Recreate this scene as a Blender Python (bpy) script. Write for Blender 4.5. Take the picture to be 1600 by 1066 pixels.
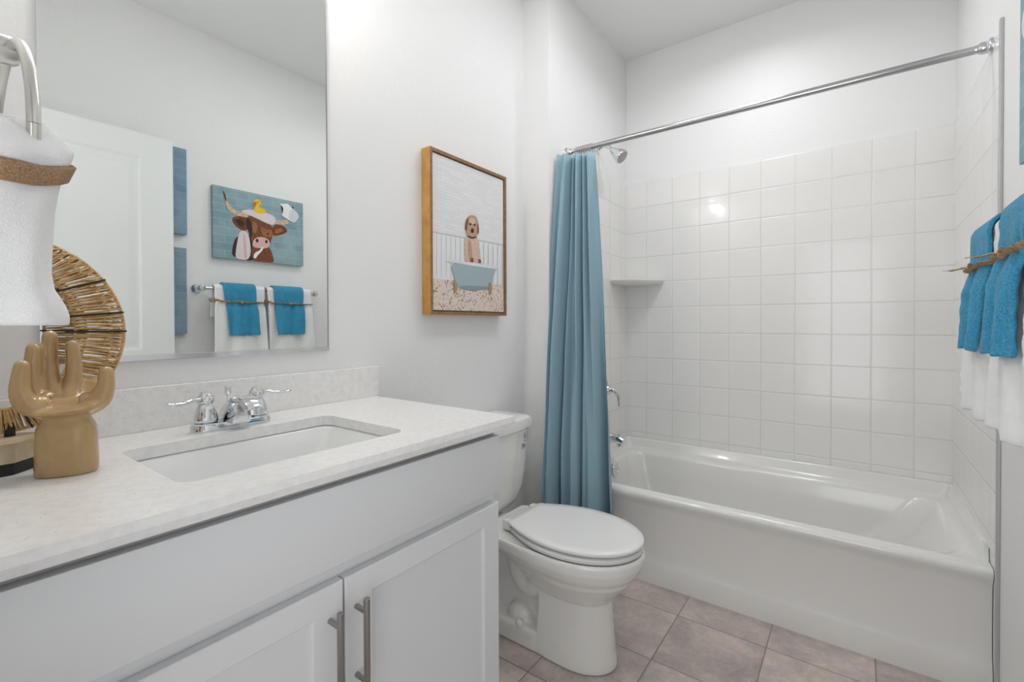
import bpy, bmesh, math, random
import numpy as np
from mathutils import Vector, Matrix
random.seed(7)
for o in list(bpy.data.objects): bpy.data.objects.remove(o)
S = bpy.context.scene
COL = S.collection
PI = math.pi

# ------------------------------------------------------------ camera
CAMZ = 1.177
yaw, pitch, roll, FPX, CY = .63655, -.01011, -.00292, 726.69, 512.9
f_ = Vector((-math.sin(yaw)*math.cos(pitch), math.cos(yaw)*math.cos(pitch), math.sin(pitch)))
r0 = Vector((math.cos(yaw), math.sin(yaw), 0)); u0 = r0.cross(f_)
r_ = r0*math.cos(roll)+u0*math.sin(roll); u_ = -r0*math.sin(roll)+u0*math.cos(roll)
cam = bpy.data.cameras.new('camera'); camo = bpy.data.objects.new('camera', cam); COL.objects.link(camo)
M = Matrix((r_, u_, -f_)).transposed().to_4x4(); M.translation = Vector((0, 0, CAMZ))
camo.matrix_world = M
cam.sensor_width = 36; cam.lens = FPX/1600*36; cam.shift_x = 0; cam.shift_y = (CY-533)/1600
cam.clip_start = .02
S.camera = camo
# ------------------------------------------------------------ light and exposure
w = bpy.data.worlds.new('world'); S.world = w; w.use_nodes = True
w.node_tree.nodes['Background'].inputs[0].default_value = (.93, .96, 1, 1)
w.node_tree.nodes['Background'].inputs[1].default_value = .3
S.view_settings.view_transform = 'Standard'; S.view_settings.look = 'None'
S.view_settings.exposure = 0.22; S.view_settings.gamma = 1
S.view_settings.use_curve_mapping = False
def area(name, loc, rot, sx, sy, power, col=(1, 1, 1)):
    l = bpy.data.lights.new(name, 'AREA'); l.shape = 'RECTANGLE'; l.size = sx; l.size_y = sy
    l.energy = power; l.color = col
    o = bpy.data.objects.new(name, l); COL.objects.link(o); o.location = loc; o.rotation_euler = rot
    return o
# soft fill lamp added in the doorway behind the camera, tilted up
area('doorway_fill', (-.05, -.5, 1.2), (PI/2+.45, 0, 0), .75, 1.9, 9.6, (.985, .992, 1))
# added fill without a fixture, evens out the room from ceiling height
area('ceiling_fill', (-.60, 1.6, 2.815), (0, 0, 0), .4, .4, 4.7, (.985, .992, 1))
# recessed downlight over the tub
dl = area('tub_downlight', (-.41, 2.24, 2.822), (0, 0, 0), .15, .15, 3.2, (.985, .992, 1)); dl.data.shape = 'DISK'; dl.data.spread = 2.6

# ------------------------------------------------------------ materials
def lin(c):
    return tuple(((x/255)/12.92 if x/255 <= .04045 else ((x/255+.055)/1.055)**2.4) for x in c)+(1,)
def mat(name, rgb, rough=.5, metal=0, bump=0, bscale=100, var=0, vscale=20, spec=.5, coat=0, sheen=0, trans=0, detail=4, rgb2=None):
    m = bpy.data.materials.new(name); m.use_nodes = True; nt = m.node_tree; b = nt.nodes['Principled BSDF']
    b.inputs['Base Color'].default_value = lin(rgb); b.inputs['Roughness'].default_value = rough
    b.inputs['Metallic'].default_value = metal; b.inputs['Specular IOR Level'].default_value = spec
    b.inputs['Coat Weight'].default_value = coat; b.inputs['Sheen Weight'].default_value = sheen
    tc = nt.nodes.new('ShaderNodeTexCoord')
    if bump:
        n = nt.nodes.new('ShaderNodeTexNoise'); n.inputs['Scale'].default_value = bscale; n.inputs['Detail'].default_value = detail
        nt.links.new(tc.outputs['Object'], n.inputs['Vector'])
        bp = nt.nodes.new('ShaderNodeBump'); bp.inputs['Strength'].default_value = bump; bp.inputs['Distance'].default_value = .002
        nt.links.new(n.outputs['Fac'], bp.inputs['Height']); nt.links.new(bp.outputs['Normal'], b.inputs['Normal'])
    if var:
        n = nt.nodes.new('ShaderNodeTexNoise'); n.inputs['Scale'].default_value = vscale; n.inputs['Detail'].default_value = 6
        nt.links.new(tc.outputs['Object'], n.inputs['Vector'])
        r = nt.nodes.new('ShaderNodeValToRGB'); r.color_ramp.elements[0].position = .5-.5*min(var, .9)*.6; r.color_ramp.elements[1].position = .5+.5*min(var, .9)*.6
        c2 = rgb2 or tuple(int(x*.72) for x in rgb)
        r.color_ramp.elements[0].color = lin(c2); r.color_ramp.elements[1].color = lin(rgb)
        nt.links.new(n.outputs['Fac'], r.inputs[0]); nt.links.new(r.outputs[0], b.inputs['Base Color'])
    return m
def nodes(m): return m.node_tree, m.node_tree.nodes['Principled BSDF']
MT = {}
MT['wall'] = mat('wall_paint', (242, 242, 242), .45, bump=.38, bscale=95, spec=.35)
MT['ceil'] = mat('ceiling_paint', (243, 243, 242), .8, bump=.2, bscale=70)
MT['door'] = mat('door_paint', (238, 240, 240), .35)
MT['cab'] = mat('cabinet_paint', (224, 225, 227), .38)
MT['dark'] = mat('dark_gap', (30, 30, 30), .8)
MT['acr'] = mat('tub_acrylic', (236, 235, 232), .16, spec=.5, coat=.3)
MT['cer'] = mat('ceramic', (238, 237, 233), .09, coat=.4)
MT['sink'] = mat('sink_porcelain', (242, 243, 243), .12, coat=.3)
MT['seat'] = mat('seat_plastic', (236, 236, 235), .25)
MT['chrome'] = mat('chrome', (225, 227, 230), .07, metal=1)
MT['nickel'] = mat('brushed_nickel', (165, 160, 156), .3, metal=1)
MT['ringm'] = mat('satin_metal', (215, 213, 208), .28, metal=1)
MT['rod'] = mat('rod_metal', (190, 190, 190), .22, metal=1)
MT['trimm'] = mat('trim_shade_grey', (196, 196, 196), .35, metal=.5)  # off-white tile edge with its shade put into the grey
MT['cur'] = mat('curtain_cloth', (142, 174, 188), .7, bump=.25, bscale=500, sheen=.05)
MT['wht'] = mat('white_terry', (245, 245, 245), .9, bump=.6, bscale=700, sheen=.3)
MT['teal'] = mat('teal_terry', (66, 162, 200), .9, bump=1.0, bscale=380, sheen=.15, var=.5, vscale=260, rgb2=(36, 130, 172))
MT['burlap'] = mat('burlap', (196, 160, 126), .9, bump=1, bscale=900, var=.5, vscale=700, rgb2=(150, 116, 84))
MT['raffia'] = mat('raffia', (206, 176, 140), .8, bump=.8, bscale=300, var=.5, vscale=100, rgb2=(150, 112, 78))
MT['rat'] = mat('rattan', (228, 194, 140), .6, bump=.3, bscale=300, var=.8, vscale=70, rgb2=(186, 142, 88))
MT['black'] = mat('black_iron', (18, 17, 17), .5)
MT['stone'] = mat('pale_wood', (214, 200, 172), .6, bump=.3, bscale=120, var=.6, vscale=30, rgb2=(188, 168, 134))
MT['oak'] = mat('oak_frame', (206, 158, 86), .5, var=.6, vscale=22, rgb2=(186, 134, 64))
MT['oakf'] = mat('oak_frame_face', (156, 122, 88), .5, var=.5, vscale=40, rgb2=(132, 98, 66))
MT['canedge'] = mat('canvas_edge', (92, 116, 122), .8)
MT['rubber'] = mat('dark_hole', (20, 20, 22), .6)
MT['glow'] = mat('lamp_glass', (250, 248, 240), .3)
nt, b = nodes(MT['glow']); b.inputs['Emission Color'].default_value = (1, .96, .9, 1); b.inputs['Emission Strength'].default_value = 6
# mirror
MT['mir'] = mat('mirror_silver', (232, 238, 236), .0, metal=1)
nt, b = nodes(MT['mir']); b.inputs['Base Color'].default_value = (.85, .875, .86, 1)
# hand wood/soapstone
m = MT['hand'] = mat('polished_onyx', (176, 144, 96), .13, coat=.6)
nt, b = nodes(m)
tc = nt.nodes.new('ShaderNodeTexCoord'); wv = nt.nodes.new('ShaderNodeTexNoise'); wv.inputs['Scale'].default_value = 9; wv.inputs['Detail'].default_value = 5; wv.inputs['Distortion'].default_value = 1.6
mp = nt.nodes.new('ShaderNodeMapping'); mp.inputs['Scale'].default_value = (1, 1, .6)
rp = nt.nodes.new('ShaderNodeValToRGB'); cr = rp.color_ramp
cr.elements[0].position = .28; cr.elements[0].color = lin((150, 106, 58)); cr.elements[1].position = .42; cr.elements[1].color = lin((178, 144, 94))
e = cr.elements.new(.55); e.color = lin((188, 156, 106)); e = cr.elements.new(.72); e.color = lin((212, 178, 128))
nt.links.new(tc.outputs['Object'], mp.inputs[0]); nt.links.new(mp.outputs[0], wv.inputs['Vector']); nt.links.new(wv.outputs['Fac'], rp.inputs[0]); nt.links.new(rp.outputs[0], b.inputs['Base Color'])
# quartz
m = MT['quartz'] = mat('white_quartz', (226, 224, 219), .18)
nt, b = nodes(m)
tc = nt.nodes.new('ShaderNodeTexCoord')
vo = nt.nodes.new('ShaderNodeTexVoronoi'); vo.inputs['Scale'].default_value = 170
no = nt.nodes.new('ShaderNodeTexNoise'); no.inputs['Scale'].default_value = 60; no.inputs['Detail'].default_value = 5
r1 = nt.nodes.new('ShaderNodeValToRGB'); r1.color_ramp.elements[0].position = .12; r1.color_ramp.elements[0].color = (1, 1, 1, 1); r1.color_ramp.elements[1].position = .22; r1.color_ramp.elements[1].color = (0, 0, 0, 1)
sp = nt.nodes.new('ShaderNodeSeparateColor'); gt = nt.nodes.new('ShaderNodeMath'); gt.operation = 'GREATER_THAN'; gt.inputs[1].default_value = .9
ml = nt.nodes.new('ShaderNodeMath'); ml.operation = 'MULTIPLY'; m2 = nt.nodes.new('ShaderNodeMath'); m2.operation = 'MULTIPLY'; m2.inputs[1].default_value = .7
r2 = nt.nodes.new('ShaderNodeValToRGB'); r2.color_ramp.elements[0].position = .35; r2.color_ramp.elements[0].color = lin((240, 239, 237)); r2.color_ramp.elements[1].position = .6; r2.color_ramp.elements[1].color = lin((247, 246, 245))
mx = nt.nodes.new('ShaderNodeMix'); mx.data_type = 'RGBA'; mx.inputs[7].default_value = lin((150, 142, 132))
nt.links.new(tc.outputs['Object'], vo.inputs['Vector']); nt.links.new(tc.outputs['Object'], no.inputs['Vector'])
nt.links.new(vo.outputs['Distance'], r1.inputs[0]); nt.links.new(vo.outputs['Color'], sp.inputs[0]); nt.links.new(sp.outputs[0], gt.inputs[0])
nt.links.new(r1.outputs[0], ml.inputs[0]); nt.links.new(gt.outputs[0], ml.inputs[1]); nt.links.new(ml.outputs[0], m2.inputs[0])
nt.links.new(no.outputs['Fac'], r2.inputs[0]); nt.links.new(r2.outputs[0], mx.inputs[6]); nt.links.new(m2.outputs[0], mx.inputs[0]); nt.links.new(mx.outputs[2], b.inputs['Base Color'])
# tiles: horizontal coordinate a (0=x,1=y), offsets
def tilemat(name, ha, hoff, size, voff, vsize, c1, c2, grout, rough, mort=.0016, va=2, bumpd=.0009, marble=False):
    m = mat(name, c1, rough, coat=.2 if not marble else 0); nt, b = nodes(m); L = nt.links
    tc = nt.nodes.new('ShaderNodeTexCoord'); sx = nt.nodes.new('ShaderNodeSeparateXYZ'); L.new(tc.outputs['Object'], sx.inputs[0])
    def axis(k, off, s):
        a = nt.nodes.new('ShaderNodeMath'); a.operation = 'SUBTRACT'; a.inputs[1].default_value = off; L.new(sx.outputs[k], a.inputs[0])
        d = nt.nodes.new('ShaderNodeMath'); d.operation = 'DIVIDE'; d.inputs[1].default_value = s; L.new(a.outputs[0], d.inputs[0])
        fl = nt.nodes.new('ShaderNodeMath'); fl.operation = 'FLOOR'; L.new(d.outputs[0], fl.inputs[0])
        p = nt.nodes.new('ShaderNodeMath'); p.operation = 'PINGPONG'; p.inputs[1].default_value = .5; L.new(d.outputs[0], p.inputs[0])
        q = nt.nodes.new('ShaderNodeMath'); q.operation = 'MULTIPLY'; q.inputs[1].default_value = s; L.new(p.outputs[0], q.inputs[0])
        return q, fl
    q1, f1 = axis(ha, hoff, size); q2, f2 = axis(va, voff, vsize)
    mn = nt.nodes.new('ShaderNodeMath'); mn.operation = 'MINIMUM'; L.new(q1.outputs[0], mn.inputs[0]); L.new(q2.outputs[0], mn.inputs[1])
    mr = nt.nodes.new('ShaderNodeMapRange'); mr.inputs[1].default_value = mort*.6; mr.inputs[2].default_value = mort*1.4; L.new(mn.outputs[0], mr.inputs[0])
    mh = nt.nodes.new('ShaderNodeMapRange'); mh.interpolation_type = 'SMOOTHSTEP'; mh.inputs[1].default_value = mort*.5; mh.inputs[2].default_value = mort*3.2; L.new(mn.outputs[0], mh.inputs[0])
    cb = nt.nodes.new('ShaderNodeCombineXYZ'); L.new(f1.outputs[0], cb.inputs[0]); L.new(f2.outputs[0], cb.inputs[1])
    wn = nt.nodes.new('ShaderNodeTexWhiteNoise'); L.new(cb.outputs[0], wn.inputs['Vector'])
    mx = nt.nodes.new('ShaderNodeMix'); mx.data_type = 'RGBA'; mx.inputs[6].default_value = lin(c1); mx.inputs[7].default_value = lin(c2)
    if marble:
        ad = nt.nodes.new('ShaderNodeVectorMath'); ad.operation = 'ADD'; L.new(tc.outputs['Object'], ad.inputs[0])
        sc = nt.nodes.new('ShaderNodeVectorMath'); sc.operation = 'SCALE'; sc.inputs['Scale'].default_value = 7; L.new(wn.outputs['Color'], sc.inputs[0]); L.new(sc.outputs[0], ad.inputs[1])
        n1 = nt.nodes.new('ShaderNodeTexNoise'); n1.inputs['Scale'].default_value = 5; n1.inputs['Detail'].default_value = 10; n1.inputs['Roughness'].default_value = .68; n1.inputs['Distortion'].default_value = .6; L.new(ad.outputs[0], n1.inputs['Vector'])
        rr = nt.nodes.new('ShaderNodeMapRange'); rr.inputs[1].default_value = .36; rr.inputs[2].default_value = .64; L.new(n1.outputs['Fac'], rr.inputs[0])
        L.new(rr.outputs[0], mx.inputs[0])
        n2 = nt.nodes.new('ShaderNodeTexNoise'); n2.inputs['Scale'].default_value = 45; n2.inputs['Detail'].default_value = 8; n2.inputs['Roughness'].default_value = .7; L.new(ad.outputs[0], n2.inputs['Vector'])
        r3 = nt.nodes.new('ShaderNodeMapRange'); r3.inputs[1].default_value = .3; r3.inputs[2].default_value = .7; r3.inputs[3].default_value = .84; r3.inputs[4].default_value = 1.12; L.new(n2.outputs['Fac'], r3.inputs[0])
        vv = nt.nodes.new('ShaderNodeVectorMath'); vv.operation = 'SCALE'; L.new(mx.outputs[2], vv.inputs[0]); L.new(r3.outputs[0], vv.inputs['Scale'])
        r4 = nt.nodes.new('ShaderNodeMapRange'); r4.inputs[3].default_value = .86; r4.inputs[4].default_value = 1.06; L.new(wn.outputs['Value'], r4.inputs[0])
        v2 = nt.nodes.new('ShaderNodeVectorMath'); v2.operation = 'SCALE'; L.new(vv.outputs[0], v2.inputs[0]); L.new(r4.outputs[0], v2.inputs['Scale'])
        tile = v2.outputs[0]
    else:
        L.new(wn.outputs['Value'], mx.inputs[0]); tile = mx.outputs[2]
    g = nt.nodes.new('ShaderNodeMix'); g.data_type = 'RGBA'; g.inputs[6].default_value = lin(grout); L.new(mr.outputs[0], g.inputs[0]); L.new(tile, g.inputs[7]); L.new(g.outputs[2], b.inputs['Base Color'])
    # each tile tilts a hair, so reflections break at the joints
    bp = nt.nodes.new('ShaderNodeBump'); bp.inputs['Strength'].default_value = 1; bp.inputs['Distance'].default_value = bumpd
    L.new(mh.outputs[0], bp.inputs['Height'])
    if not marble:
        n3 = nt.nodes.new('ShaderNodeTexNoise'); n3.inputs['Scale'].default_value = 9; L.new(tc.outputs['Object'], n3.inputs['Vector'])
        b2 = nt.nodes.new('ShaderNodeBump'); b2.inputs['Strength'].default_value = .35; b2.inputs['Distance'].default_value = .004; L.new(n3.outputs['Fac'], b2.inputs['Height']); L.new(bp.outputs['Normal'], b2.inputs['Normal']); L.new(b2.outputs['Normal'], b.inputs['Normal'])
    else: L.new(bp.outputs['Normal'], b.inputs['Normal'])
    return m
XL, XR, YB, YF, XW, CEIL = -1.174, .351, 2.812, 2.052, -1.32, 2.83
TT, TS = 2.048, .1553
MT['tileb'] = tilemat('tile_back', 0, XL+.1335, .1572, TT, TS, (242, 241, 239), (240, 239, 237), (226, 224, 220), .19)
MT['tiles'] = tilemat('tile_side', 1, YB-.1, .1553, TT, TS, (242, 241, 239), (240, 239, 237), (226, 224, 220), .19)
MT['floor'] = tilemat('tile_floor', 0, -.2565, .315, 1.889, .303, (218, 204, 195), (178, 168, 164), (136, 125, 117), .4, mort=.0019, va=1, bumpd=.0008, marble=True)

# ------------------------------------------------------------ mesh helpers
class MB:
    def __init__(s): s.bm = bmesh.new()
    def face(s, vs):
        try: return s.bm.faces.new(vs)
        except ValueError: return None
    def box(s, lo, hi, bev=0, seg=2, mi=0):
        vs = [s.bm.verts.new((x, y, z)) for x in (lo[0], hi[0]) for y in (lo[1], hi[1]) for z in (lo[2], hi[2])]
        fs = [s.bm.faces.new([vs[i] for i in q]) for q in ((0, 1, 3, 2), (4, 6, 7, 5), (0, 4, 5, 1), (2, 3, 7, 6), (0, 2, 6, 4), (1, 5, 7, 3))]
        for f in fs: f.material_index = mi
        if bev:
            es = list({e for f in fs for e in f.edges})
            bmesh.ops.bevel(s.bm, geom=es, offset=bev, segments=seg, affect='EDGES', profile=.5)
        return s
    def loft(s, loops, closed=True, cap0=False, cap1=False, mi=0):
        R = [[s.bm.verts.new(p) for p in l] for l in loops]
        n = len(R[0])
        for a, b in zip(R, R[1:]):
            for i in range(n if closed else n-1):
                j = (i+1) % n
                f = s.face((a[i], a[j], b[j], b[i]))
                if f: f.material_index = mi
        if cap0:
            f = s.face(R[0][::-1]); f.material_index = mi
        if cap1:
            f = s.face(R[-1]); f.material_index = mi
        return s
    def tube(s, pts, rad, seg=10, caps=True, flat=1, up=None, mi=0):
        pts = [Vector(p) for p in pts]; n = len(pts)
        if not hasattr(rad, '__len__'): rad = [rad]*n
        loops = []; prev = None
        for i in range(n):
            t = (pts[min(i+1, n-1)]-pts[max(i-1, 0)]).normalized()
            if prev is None:
                a = Vector(up) if up else (Vector((0, 0, 1)) if abs(t.z) < .9 else Vector((1, 0, 0)))
            else: a = prev
            a = (a-t*a.dot(t)).normalized(); prev = a; c = t.cross(a)
            loops.append([pts[i]+a*math.cos(2*PI*k/seg)*rad[i]*flat+c*math.sin(2*PI*k/seg)*rad[i] for k in range(seg)])
        return s.loft(loops, True, caps, caps, mi)
    def cap(s, p0, p1, r0, r1, seg=14, mi=0):   # round-ended tapered limb
        p0 = Vector(p0); p1 = Vector(p1); d = (p1-p0).normalized(); P = []; Rr = []
        for k in range(5):
            a = PI/2*(1-k/4); P.append(p0-d*r0*math.sin(a)); Rr.append(max(r0*math.cos(a), .0003))
        for k in range(5):
            a = PI/2*k/4; P.append(p1+d*r1*math.sin(a)); Rr.append(max(r1*math.cos(a), .0003))
        return s.tube(P, Rr, seg, mi=mi)
    def lathe(s, prof, org=(0, 0, 0), ax=(0, 0, 1), seg=24, mi=0):
        ax = Vector(ax).normalized(); a = Vector((0, 0, 1)) if abs(ax.z) < .9 else Vector((1, 0, 0)); a = (a-ax*a.dot(ax)).normalized(); c = ax.cross(a); o = Vector(org)
        loops = [[o+ax*h+(a*math.cos(2*PI*k/seg)+c*math.sin(2*PI*k/seg))*max(r, .0002) for k in range(seg)] for r, h in prof]
        return s.loft(loops, True, True, True, mi)
    def sphere(s, c, r, sc=(1, 1, 1), seg=16, mi=0):
        c = Vector(c); loops = []
        for i in range(seg//2+1):
            a = PI*i/(seg//2); z = -math.cos(a); q = max(math.sin(a), .001)
            loops.append([c+Vector((math.cos(2*PI*k/seg)*q*sc[0]*r, math.sin(2*PI*k/seg)*q*sc[1]*r, z*sc[2]*r)) for k in range(seg)])
        return s.loft(loops, True, True, True, mi)
    def build(s, name, mats, parent=None, smooth=True, bevel=0, subsurf=0, solid=0, auto=40):
        bmesh.ops.remove_doubles(s.bm, verts=s.bm.verts, dist=1e-6)
        bmesh.ops.recalc_face_normals(s.bm, faces=s.bm.faces)
        me = bpy.data.meshes.new(name)
        org = Vector((0, 0, 0))
        if parent:
            p = parent
            while p: org += p.location; p = p.parent
        bmesh.ops.translate(s.bm, vec=-org, verts=s.bm.verts)
        if smooth:
            for f in s.bm.faces: f.smooth = True
            for e in s.bm.edges:
                if len(e.link_faces) == 2 and e.calc_face_angle(0) > math.radians(auto): e.smooth = False
        s.bm.to_mesh(me); s.bm.free()
        if not isinstance(mats, (list, tuple)): mats = [mats]
        for m in mats: me.materials.append(MT[m] if isinstance(m, str) else m)
        o = bpy.data.objects.new(name, me); COL.objects.link(o)
        if parent: o.parent = parent
        if solid: md = o.modifiers.new('s', 'SOLIDIFY'); md.thickness = solid; md.offset = 0
        if bevel: md = o.modifiers.new('b', 'BEVEL'); md.width = bevel; md.segments = 2; md.limit_method = 'ANGLE'
        if subsurf: md = o.modifiers.new('u', 'SUBSURF'); md.levels = subsurf; md.render_levels = subsurf
        return o
def tag(o, label, cat, group=None):
    o['label'] = label; o['category'] = cat
    if group: o['group'] = group
    return o
def thing(name, label, cat, loc, group=None):
    o = bpy.data.objects.new(name, None); COL.objects.link(o); o.location = loc; o.empty_display_size = .05
    return tag(o, label, cat, group)
def struct(o, label=None, cat=None):
    o['kind'] = 'structure'
    if label: o['label'] = label
    if cat: o['category'] = cat
    return o
def rrect(x0, x1, y0, y1, r, z, n=6, zf=None):
    out = []
    for cx, cy, a0 in ((x1-r, y1-r, 0), (x0+r, y1-r, PI/2), (x0+r, y0+r, PI), (x1-r, y0+r, 1.5*PI)):
        for k in range(n+1):
            a = a0+PI/2*k/n; out.append((cx+r*math.cos(a), cy+r*math.sin(a), z))
    return out
def smooth_path(pts, n=8):
    P = [Vector(p) for p in pts]; P = [2*P[0]-P[1]]+P+[2*P[-1]-P[-2]]; out = []
    for i in range(1, len(P)-2):
        for k in range(n):
            t = k/n; a, b_, c, d = P[i-1:i+3]
            out.append(.5*((2*b_)+(-a+c)*t+(2*a-5*b_+4*c-d)*t*t+(-a+3*b_-3*c+d)*t**3))
    out.append(P[-2]); return out
def interp(x, xs, ys):
    return float(np.interp(x, xs, ys))

# ------------------------------------------------------------ the room
Y0 = -.05
struct(MB().box((-1.7, -1.6, -.1), (.8, 3.0, 0)).build('floor', 'floor', smooth=False), 'grey and taupe square floor tiles', 'floor')
struct(MB().box((-1.5, -.15, CEIL), (.5, 2.95, CEIL+.1)).build('ceiling', 'ceil', smooth=False), 'flat white ceiling', 'ceiling')
mb = MB(); mb.loft([[(-1.45, -.15, z), (XW, -.15, z), (XW, 1.886, z), (XL, 1.886, z), (XL, 2.95, z), (-1.45, 2.95, z)] for z in (0, CEIL)], True, True, True)
struct(mb.build('wall_left', 'wall', smooth=False), 'white textured wall behind the vanity', 'wall')
struct(MB().box((XL, YB, 0), (XR, 2.95, CEIL)).build('wall_back', 'wall', smooth=False), 'white wall above the tiled tub surround', 'wall')
struct(MB().box((XR, -.15, 0), (.5, 2.95, CEIL)).build('wall_right', 'wall', smooth=False), 'white wall carrying the towel bar and canvases', 'wall')
mb = MB().box((XW, Y0-.1, 0), (-.42, Y0, CEIL)).box((-.42, Y0-.1, 2.16), (XR, Y0, CEIL))
struct(mb.build('wall_front', 'wall', smooth=False), 'white wall with the doorway', 'wall')
TH = .006
struct(MB().box((XL+TH, YB-TH, .455), (XR-TH, YB, TT)).build('wall_back_tile', 'tileb', smooth=False), 'square white glazed tiles on the back wall', 'tile')
struct(MB().box((XL, 2.0, .455), (XL+TH, YB, TT)).build('wall_left_tile', 'tiles', smooth=False), 'square white glazed tiles under the shower head', 'tile')
struct(MB().box((XR-TH, 2.0, .455), (XR, YB, TT)).build('wall_right_tile', 'tiles', smooth=False), 'square white glazed tiles at the right end of the tub', 'tile')
struct(MB().box((XR-.009, 1.984, 0), (XR, 2.0, TT+.035), .002).build('trim_1', 'trimm', smooth=False), 'thin vertical tile edge strip, its shade painted grey, beside the tub surround', 'trim')

# ------------------------------------------------------------ bathtub
tub = thing('bathtub', 'white alcove bathtub with plain front apron along the tiled back wall', 'bathtub', ((XL+XR)/2, (YF+YB)/2, 0))
ZR = .402
def tl(i, r, z, zb=None, right=0, left=0):
    L = rrect(XL+.002+i+left, XR-.002-i-right, YF+i, YB-.007-i, r, z, 8)
    if zb is not None: L = [(x, y, zb if y > YF+.06 else z) for x, y, z in L]
    return L
def tl2(x0, x1, y0, y1, r, z):
    L = rrect(x0, x1, y0, y1, r, z, 8); ya, yb = max(YF+.064, y0+r+.002), max(YF+.076, y0+r+.004)
    return L[:18]+[(x0, yb, z), (x0, ya, z)]+L[18:]+[(x1, ya, z), (x1, yb, z)]
x0, x1, y0, y1 = XL+.002, XR-.002, YF, YB-.007
loops = [[(x, y, .462 if y > YF+.07 else ZR) for x, y, z in tl2(x0, x1, y0+.012, y1, .008, 0)],
         [(x, y, .464 if y > YF+.07 else ZR) for x, y, z in tl2(x0+.012, x1-.012, y0+.014, y1-.012, .014, 0)],
         [(x, y, .455 if y > YF+.07 else ZR) for x, y, z in tl2(x0+.018, x1-.018, y0+.016, y1-.018, .02, 0)],
         [(x, y, .418 if y > YF+.07 else ZR) for x, y, z in tl2(x0+.026, x1-.026, y0+.02, y1-.026, .03, 0)],
         tl2(x0+.038, x1-.036, y0+.028, y1-.036, .04, ZR+.003),
         tl2(x0+.055, x1-.05, y0+.055, y1-.05, .06, ZR),
         tl2(x0+.066, x1-.064, y0+.068, y1-.062, .08, ZR-.006),
         tl2(x0+.074, x1-.08, y0+.076, y1-.070, .09, ZR-.025),
         tl2(x0+.088, x1-.14, y0+.085, y1-.082, .11, .28),
         tl2(x0+.11, x1-.24, y0+.1, y1-.10, .13, .15),
         tl2(x0+.14, x1-.31, y0+.13, y1-.13, .13, .095),
         tl2(x0+.2, x1-.38, y0+.19, y1-.19, .12, .083)]
mb = MB(); mb.loft(loops, True, False, True)
# rim front and apron
prof = [(y0+.055, ZR), (y0+.028, ZR+.002), (y0+.012, ZR), (y0+.004, ZR-.006), (y0, ZR-.016), (y0+.002, ZR-.032), (y0+.010, ZR-.045), (y0+.016, ZR-.07), (y0+.018, .2), (y0+.016, .125), (y0+.008, .095), (y0+.003, .08), (y0+.001, .03), (y0, 0)]
mb.loft([[(x, y, z) for y, z in prof[2:]] for x in (x0, x0+.002, x1-.002, x1)], False)
mb.build('basin', 'acr', tub, auto=60)
o = MB().lathe([(.0, 0), (.036, 0), (.038, .003), (.034, .009), (.022, .011), (.018, .006), (.0, .006)], (XL+.088, 2.44, .355), (1, 0, .12), 28).build('overflow_plate', 'chrome', tub); o['label'] = 'round chrome overflow plate'
o = MB().lathe([(.0, 0), (.03, 0), (.03, .003), (.0, .004)], (XL+.29, 2.43, .083), (0, 0, 1), 24).build('drain', 'chrome', tub)

# tub filler, valve, shower head
sp_ = thing('tub_spout', 'chrome tub spout with diverter knob low on the left tiled wall', 'spout', (XL+TH, 2.43, .53))
mb = MB(); mb.tube([(XL+TH, 2.43, .535), (XL+.04, 2.43, .537), (XL+.08, 2.43, .534), (XL+.12, 2.43, .526), (XL+.14, 2.43, .518)], [.027, .026, .025, .024, .021], 20); mb.build('spout_body', 'chrome', sp_)
MB().tube([(XL+.124, 2.43, .52), (XL+.124, 2.43, .494)], .019, 20).build('outlet', 'chrome', sp_)
MB().lathe([(.004, 0), (.004, .018), (.008, .02), (.007, .028), (0, .03)], (XL+.118, 2.43, .545)).build('diverter_knob', 'chrome', sp_)
va = thing('shower_valve', 'chrome shower valve with curved lever on the left tiled wall', 'shower valve', (XL+TH, 2.43, .8))
MB().lathe([(.085, 0), (.085, .004), (.075, .012), (.03, .018), (.028, .05), (.02, .06), (0, .06)], (XL+TH, 2.43, .8), (1, 0, 0), 32).build('escutcheon', 'chrome', va)
MB().tube(smooth_path([(XL+.055, 2.43, .80), (XL+.083, 2.435, .798), (XL+.1, 2.45, .775), (XL+.104, 2.46, .735), (XL+.102, 2.462, .71)]), [.014]*8+[.012]*8+[.01]*8+[.008]*9, 12).build('lever', 'chrome', va)
sh = thing('wall_shower', 'chrome shower head on a bent arm above the left tiled wall', 'shower head', (XL, 2.4, 2.155))
MB().lathe([(0, 0), (.028, 0), (.028, .003), (.018, .011), (.012, .012), (0, .012)], (XL, 2.4, 2.155), (1, 0, 0)).build('escutcheon', 'chrome', sh)
MB().tube(smooth_path([(XL+.005, 2.4, 2.155), (XL+.035, 2.4, 2.166), (XL+.062, 2.4, 2.16), (XL+.10, 2.4, 2.125)]), .0105, 14).build('arm', 'chrome', sh)
MB().lathe([(.012, 0), (.017, .008), (.018, .02), (.026, .032), (.038, .068), (.041, .078), (.039, .085), (.0, .083)], (XL+.086, 2.4, 2.136), (.75, 0, -.66), 28).build('spray_head', 'chrome', sh)
MB().lathe([(0, 0), (.036, 0), (.035, .002), (0, .003)], Vector((XL+.086, 2.4, 2.136))+Vector((.75, 0, -.66)).normalized()*.084, (.75, 0, -.66), 28).build('spray_face', 'nickel', sh)
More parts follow.
